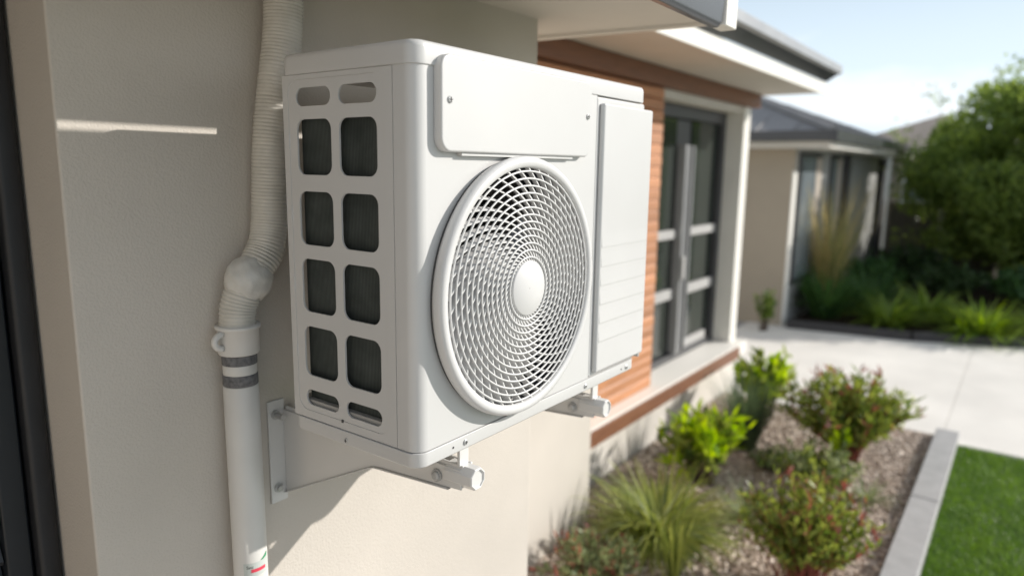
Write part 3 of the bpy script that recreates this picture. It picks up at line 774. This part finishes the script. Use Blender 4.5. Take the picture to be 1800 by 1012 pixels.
# taped joint: a lumpy wrapped ball round the elbow
bm = bmesh.new(); bmesh.ops.create_icosphere(bm, subdivisions=4, radius=1)
V = []
import mathutils.noise as mn
for v in bm.verts:
    d = v.co.normalized()
    cr = 0.07 * mn.noise(d * 3.1) + 0.03 * mn.noise(d * 8.0) + 0.06 * abs(mn.noise(Vector((d.x * 2 + d.z * 5, d.y * 3, d.z * 2)) * 2.2))
    s_ = 0.0375 * (1 + cr)
    V.append(Vector((d.x * s_ * 1.0, d.y * s_ * 0.90, d.z * s_ * 1.0)))
rot_ = Matrix.Rotation(math.radians(25), 3, 'Y')
V = [rot_ @ v + Vector((0.0085, YP - 0.008, 0.217)) for v in V]
F = [tuple(v.index for v in f.verts) for f in bm.faces]; bm.free()
fpart('tape_wrap', MB().add(V, F), M['tape'], smooth=True)

# ------------------------------------------------------------------ plants
def quads(name, P, m, parent, kind=None):
    """P: (n, 4, 3) array of quads"""
    n = len(P); V = P.reshape(-1, 3)
    me = bpy.data.meshes.new(name)
    me.vertices.add(len(V)); me.vertices.foreach_set('co', V.astype(np.float32).ravel())
    me.loops.add(n * 4); me.loops.foreach_set('vertex_index', np.arange(n * 4, dtype=np.int32))
    me.polygons.add(n); me.polygons.foreach_set('loop_start', np.arange(0, n * 4, 4, dtype=np.int32))
    me.materials.append(m); me.update(calc_edges=True); me.validate()
    o = link(bpy.data.objects.new(name, me), parent)
    if kind: o['kind'] = kind
    return o

def unit(v): return v / np.maximum(np.linalg.norm(v, axis=-1, keepdims=True), 1e-9)

def leaves(cen, dirs, L, W):
    """rhombic leaves from base points along dirs with random roll"""
    n = len(cen); d = unit(dirs)
    up = unit(np.cross(d, rng.normal(size=(n, 3)))); L = np.asarray(L).reshape(-1, 1); W = np.asarray(W).reshape(-1, 1)
    a = cen; b = cen + d * L * 0.45 + up * W * 0.5; c = cen + d * L; e = cen + d * L * 0.45 - up * W * 0.5
    return np.stack([a, b, c, e], 1)

def blades(base, az, length, lean, width, droop, seg=4):
    """arching strap blades as one quad strip each; vertices are shared so each blade is one island"""
    n = len(base); V = []; F = []
    t = np.linspace(0, 1, seg + 1)
    h = np.stack([np.cos(az), np.sin(az), np.zeros(n)], 1); s = np.stack([-np.sin(az), np.cos(az), np.zeros(n)], 1)
    out = np.zeros((n, seg + 1, 2, 3))
    for i, ti in enumerate(t):
        ang_ = lean + droop * ti
        if i == 0: p_ = base.copy()
        else: p_ = p_ + (h * np.sin(ang_)[:, None] + np.array([0, 0, 1.0]) * np.cos(ang_)[:, None]) * (length / seg)[:, None]
        wd_ = (width * (1 - ti) ** 0.6 * (0.55 + 0.45 * min(1, ti * 4)) + 0.0004)[:, None]
        out[:, i, 0] = p_ - s * wd_ / 2; out[:, i, 1] = p_ + s * wd_ / 2
    V = out.reshape(-1, 3); k = (seg + 1) * 2
    idx = []
    for i in range(seg): idx.append([2 * i, 2 * i + 1, 2 * i + 3, 2 * i + 2])
    F = (np.arange(n)[:, None, None] * k + np.array(idx)[None]).reshape(-1, 4)
    return V, F

def strips(name, V, F, m, parent):
    me = bpy.data.meshes.new(name); n = len(F)
    me.vertices.add(len(V)); me.vertices.foreach_set('co', V.astype(np.float32).ravel())
    me.loops.add(n * 4); me.loops.foreach_set('vertex_index', F.astype(np.int32).ravel())
    me.polygons.add(n); me.polygons.foreach_set('loop_start', np.arange(0, n * 4, 4, dtype=np.int32))
    me.polygons.foreach_set('use_smooth', [True] * n)
    me.materials.append(m); me.update(calc_edges=True)
    return link(bpy.data.objects.new(name, me), parent)

def tussock(name, label, x, y, w_, h, n, m, wid=0.007, lean=(0.1, 0.75), droop=(0.5, 1.5), z=GZ, cat='plant', group=None, mix=None):
    e = empty(name, (x, y, z)); tag(e, label, cat, group)
    def mk(n, m, nm, sc=1.0):
        r = np.abs(rng.normal(0, 0.10 * w_, n)); a = rng.uniform(0, 2 * PI, n)
        base = np.stack([r * np.cos(a), r * np.sin(a), np.zeros(n)], 1)
        V, F = blades(base, a + rng.normal(0, 0.5, n), h * rng.uniform(0.75, 1.35, n) * sc, rng.uniform(*lean, n), wid * rng.uniform(0.6, 1.2, n), rng.uniform(*droop, n), 6)
        strips(nm, V, F, m, e)
    mk(n, m, 'blades')
    if mix: mk(int(n * 0.35), mix, 'dry_blades', 0.9)
    return e

def shrub(name, label, x, y, w_, h, nst, m, Lf=0.05, Wf=0.018, per=26, tip=None, tipfrac=0.25, stem=None, group=None, up=0.5, z=GZ, tipp=0.75):
    e = empty(name, (x, y, z)); tag(e, label, 'shrub', group)
    sm = MB(); A = []; T = []
    for i in range(nst):
        az = rng.uniform(0, 2 * PI); sp = rng.uniform(0.15, 1.0) ** 0.7; hh = h * rng.uniform(0.65, 1.05) * (1 - 0.28 * sp * sp)
        p0 = np.array([rng.normal(0, 0.03), rng.normal(0, 0.03), 0.0]); p3 = np.array([math.cos(az) * sp * w_ / 2, math.sin(az) * sp * w_ / 2, hh])
        p1 = p0 + np.array([p3[0] * 0.25, p3[1] * 0.25, hh * 0.5])
        tt = np.linspace(0, 1, 6)[:, None]; P = (1 - tt) ** 2 * p0 + 2 * tt * (1 - tt) * p1 + tt ** 2 * p3
        sm.tube([Vector(q) for q in P], [0.0045, 0.004, 0.0035, 0.003, 0.0022, 0.0012], 5)
        u = rng.uniform(0.30, 1.0, per) ** 0.8; u = u[:, None]
        c = (1 - u) ** 2 * p0 + 2 * u * (1 - u) * p1 + u ** 2 * p3
        d = unit(rng.normal(size=(per, 3)) + np.array([0, 0, up]) + unit(p3 - p0) * 0.6)
        lv = leaves(c, d, Lf * rng.uniform(0.6, 1.25, per), Wf * rng.uniform(0.7, 1.2, per))
        if tip is not None and rng.uniform() < tipp:
            istip = (u[:, 0] > 1 - tipfrac)
            T.append(lv[istip]); A.append(lv[~istip])
        else: A.append(lv)
    sm.o('stem', stem or M['bark'], e)
    quads('foliage', np.concatenate(A), m, e)
    if T: quads('young_leaves', np.concatenate(T), tip, e)
    return e

# garden bed in front of the house
tussock('tussock_grass', 'large arching green tussock nearest the rendered wall in the gravel bed', 2.32, 0.66, 0.60, 0.33, 620, M['lf_grass'], 0.014, (0.10, 1.25), (0.5, 1.7), mix=M['lf_pale'])
shrub('leafy_shrub', 'lime and green leafy shrub directly behind the large tussock', 3.02, 0.72, 0.56, 0.40, 40, M['lf_sun'], 0.105, 0.030, 20, M['lf_lime'], 0.42, up=0.9)
tussock('tussock_grass', 'upright blue green tussock below the timber ledge', 3.66, 0.68, 0.36, 0.42, 420, M['lf_blue'], 0.009, (0.02, 0.35), (0.15, 0.7))
shrub('leafy_shrub', 'bright lime shrub at the far end of the bed by the pier', 4.30, 0.76, 0.46, 0.50, 32, M['lf_sun'], 0.11, 0.036, 18, M['lf_lime'], 0.60, up=0.9)
shrub('red_tipped_shrub', 'large bushy red tipped shrub beside the path end of the kerb', 3.88, 0.13, 0.84, 0.54, 130, M['lf_sun'], 0.068, 0.017, 34, M['lf_red'], 0.035, M['stem_red'], 'red tipped shrubs in the bed', tipp=0.45, up=0.9)
shrub('small_shrub', 'low pale green shrub between the two red tipped shrubs', 3.28, 0.17, 0.56, 0.26, 60, M['lf_sun'], 0.050, 0.014, 26, M['lf_pale'], 0.25, up=0.8)
shrub('leafy_shrub', 'single small lime shoot in front of the large red tipped shrub', 3.50, 0.11, 0.10, 0.34, 5, M['lf_mid'], 0.075, 0.035, 12, M['lf_lime'], 0.45, up=1.2)
shrub('red_tipped_shrub', 'nearest red tipped shrub at the bottom edge beside the kerb', 2.33, 0.00, 0.58, 0.48, 120, M['lf_sun'], 0.052, 0.012, 34, M['lf_red'], 0.05, M['stem_red'], 'red tipped shrubs in the bed', tipp=0.4, up=0.9)
tussock('tussock_grass', 'thin upright tuft of yellow green grass at the bottom of the bed', 1.98, 0.43, 0.14, 0.27, 90, M['lf_grass'], 0.007, (0.0, 0.22), (0.05, 0.45))
shrub('small_shrub', 'low mixed pale shrub at the foot of the rendered wall', 1.80, 0.72, 0.52, 0.17, 70, M['lf_pale'], 0.045, 0.014, 26, M['lf_red'], 0.035, M['stem_red'])
shrub('small_shrub', 'low green seedling beside the blue green tussock on the gravel', 3.42, 0.46, 0.26, 0.14, 18, M['lf_mid'], 0.045, 0.013, 18, M['lf_pale'], 0.2)
tussock('tussock_grass', 'small pale tuft of grass near the kerb in front of the large shrub', 3.36, -0.08, 0.22, 0.15, 90, M['lf_pale'], 0.006, (0.2, 1.0), (0.3, 1.2))

tussock('tussock_grass', 'wispy pale tuft between the lime shrub and the nearest red tipped shrub', 2.75, 0.38, 0.30, 0.20, 130, M['lf_pale'], 0.007, (0.2, 1.1), (0.4, 1.5))
# far bed
tussock('strap_leaf_plant', 'deep green strap leaf clump beside the taupe house corner', 8.12, 1.22, 0.70, 0.62, 300, M['lf_strap_dark'], 0.034, (0.05, 0.6), (0.3, 1.3), GZ + 0.03)
tussock('strap_leaf_plant', 'middle bright green strap leaf clump along the far bed edging', 8.08, 0.52, 0.70, 0.44, 260, M['lf_strap'], 0.032, (0.2, 0.9), (0.5, 1.4), GZ + 0.03)
tussock('strap_leaf_plant', 'rightmost sunlit yellow green strap leaf clump along the far bed edging', 8.22, -0.32, 0.85, 0.46, 300, M['lf_strap'], 0.032, (0.2, 0.95), (0.5, 1.4), GZ + 0.03, mix=M['lf_lime'])
tussock('strap_leaf_plant', 'strap leaf clump at the right picture edge behind the lawn', 8.62, -0.95, 0.80, 0.45, 260, M['lf_strap'], 0.032, (0.2, 0.95), (0.5, 1.4), GZ + 0.03)
tussock('strap_leaf_plant', 'low bright strap leaf clump just behind the middle clump', 8.75, 0.25, 0.80, 0.46, 260, M['lf_strap'], 0.034, (0.2, 0.95), (0.5, 1.4), GZ + 0.03, group='strap leaf plants in the far bed')
tussock('strap_leaf_plant', 'deep green strap leaf clump between the reeds and the middle clump', 8.85, 0.90, 0.80, 0.55, 260, M['lf_strap_dark'], 0.036, (0.1, 0.8), (0.4, 1.3), GZ + 0.03, group='strap leaf plants in the far bed')
tussock('reed_grass', 'tall straw coloured reed clump against the taupe house', 8.45, 1.30, 0.60, 1.30, 330, M['lf_reed'], 0.009, (0.0, 0.16), (0.05, 0.65), GZ + 0.03, mix=M['lf_strap_dark'])
k = 0
for (x, y, w_, h, lb) in ((10.2, 1.05, 0.9, 0.50, 'dark low shrub behind the reed clump'), (10.3, 0.15, 1.0, 0.50, 'dark rounded shrub behind the middle strap leaf clump'),
                          (10.4, -0.75, 1.0, 0.50, 'dark shrub at the foot of the large tree'), (11.3, 0.75, 1.2, 0.62, 'dark shrub against the fence beside the grey house wall'), (11.6, -1.6, 1.3, 0.70, 'dark shrub at the right edge in front of the fence')):
    shrub('dark_shrub', lb, x, y, w_, h, 60, M['lf_dark'] if k % 2 else M['lf_strap_dark'], 0.12, 0.05, 26, group='dark shrubs in the far bed', z=GZ + 0.03); k += 1
shrub('leafy_shrub', 'small green shrub peeping out behind the white pier', 7.12, 1.62, 0.24, 0.50, 16, M['lf_mid'], 0.07, 0.03, 18, z=GZ)

# large tree: trunk, limbs, clumped crown
tr = empty('tree', (12.0, -1.02, GZ)); tag(tr, 'large dense green tree at right above the far planting bed', 'tree')
tk = MB()
tk.tube([(0, 0, 0), (0.03, 0.02, 0.5), (-0.02, 0.05, 1.0), (0.0, 0.1, 1.7), (0.05, 0.1, 2.6)], [0.13, 0.10, 0.09, 0.06, 0.02], 12)
cl_c = []
while len(cl_c) < 150:
    q = rng.uniform(-1, 1, 3); l_ = np.linalg.norm(q)
    if l_ > 1 or l_ < 0.35: continue
    if len(cl_c) < 22: q[2] = -abs(q[2]) * 0.6 - 0.55; q[:2] *= 1.1; q[1] = -abs(q[1])
    cl_c.append(np.array([1.55, 1.95, 1.38]) * q + np.array([0, 0, 1.72]))
    if len(cl_c) % 5 == 0:
        q = cl_c[-1]; s_ = np.array([0, 0.08, rng.uniform(0.7, 1.8)]); mid_ = (s_ + q) / 2 + np.array([0, 0, 0.12])
        tk.tube([Vector(s_), Vector(mid_), Vector(q)], [0.035, 0.022, 0.008], 7)
tk.o('trunk', M['bark'], tr, smooth=True)
P = []
for q in cl_c:
    n = 560; d = unit(rng.normal(size=(n, 3))); rr_ = rng.uniform(0.2, 1, n) ** 0.5
    sz = rng.uniform(0.26, 0.50)
    c = q + d * rr_[:, None] * sz * np.array([1, 1, 0.8])
    P.append(leaves(c, d + rng.normal(size=(n, 3)) * 0.8 + np.array([0, 0, -0.2]), rng.uniform(0.07, 0.13, n), rng.uniform(0.035, 0.06, n)))
for k in range(110):        # loose outer sprigs
    d = unit(rng.normal(size=3)); q = np.array([1.75, 2.25, 1.65]) * d * rng.uniform(0.92, 1.06) + np.array([0, 0, 1.72])
    if q[2] < 0.6: continue
    n = 40; c = q + rng.normal(0, 0.12, (n, 3)); P.append(leaves(c, rng.normal(size=(n, 3)), rng.uniform(0.06, 0.11, n), rng.uniform(0.03, 0.05, n)))
quads('crown', np.concatenate(P), M['lf_tree'], tr)

# gravel chips: uncountable
n = 24000
x = rng.uniform(1.15, 4.68, n); y = rng.uniform(-0.25, 1.18, n)
keep = ~((x < 2.24) & (y > 0.99)); x = x[keep]; y = y[keep]; n = len(x)
octa = np.array([(1, 0, 0), (0, 1, 0), (-1, 0, 0), (0, -1, 0), (0, 0, 1), (0, 0, -1)], float)
fo = np.array([(0, 1, 4), (1, 2, 4), (2, 3, 4), (3, 0, 4), (1, 0, 5), (2, 1, 5), (3, 2, 5), (0, 3, 5)])
sc_ = rng.uniform(0.005, 0.016, (n, 1, 1)) * rng.uniform(0.5, 1.25, (n, 1, 3)); sc_[:, :, 2] *= 0.6
a = rng.uniform(0, 2 * PI, n); ca, sa = np.cos(a), np.sin(a); tl = rng.normal(0, 0.5, n)
vv = octa[None] * sc_ * (1 + rng.normal(0, 0.18, (n, 6, 1)))
vz = vv[:, :, 2] + vv[:, :, 0] * tl[:, None] * 0.6
vx = vv[:, :, 0] * ca[:, None] - vv[:, :, 1] * sa[:, None]; vy = vv[:, :, 0] * sa[:, None] + vv[:, :, 1] * ca[:, None]
V = np.stack([vx + x[:, None], vy + y[:, None], vz + GZ + rng.uniform(-0.002, 0.008, n)[:, None]], 2).reshape(-1, 3)
F = (fo[None] + np.arange(n)[:, None, None] * 6).reshape(-1, 3)
me = bpy.data.meshes.new('gravel'); me.vertices.add(len(V)); me.vertices.foreach_set('co', V.astype(np.float32).ravel())
me.loops.add(len(F) * 3); me.loops.foreach_set('vertex_index', F.astype(np.int32).ravel())
me.polygons.add(len(F)); me.polygons.foreach_set('loop_start', np.arange(0, len(F) * 3, 3, dtype=np.int32)); me.materials.append(M['chip']); me.update(calc_edges=True)
g = link(bpy.data.objects.new('gravel', me)); tag(g, 'tan bark and gravel chips covering the garden bed', 'gravel', kind='stuff')

# lawn blades: uncountable
n = 110000
x = rng.uniform(1.46, 4.60, n); y = -0.402 - rng.uniform(0, 1, n) ** 1.2 * 2.6
base = np.stack([x, y, np.full(n, GZ - 0.013)], 1)
V, F = blades(base, rng.uniform(0, 2 * PI, n), rng.uniform(0.018, 0.038, n), rng.uniform(0.0, 0.6, n), rng.uniform(0.003, 0.006, n), rng.uniform(0, 0.9, n), 1)
lo = strips('grass', V, F, M['lf_lawn'], None); tag(lo, 'short mown green grass of the lawn beyond the kerb', 'grass', kind='stuff')
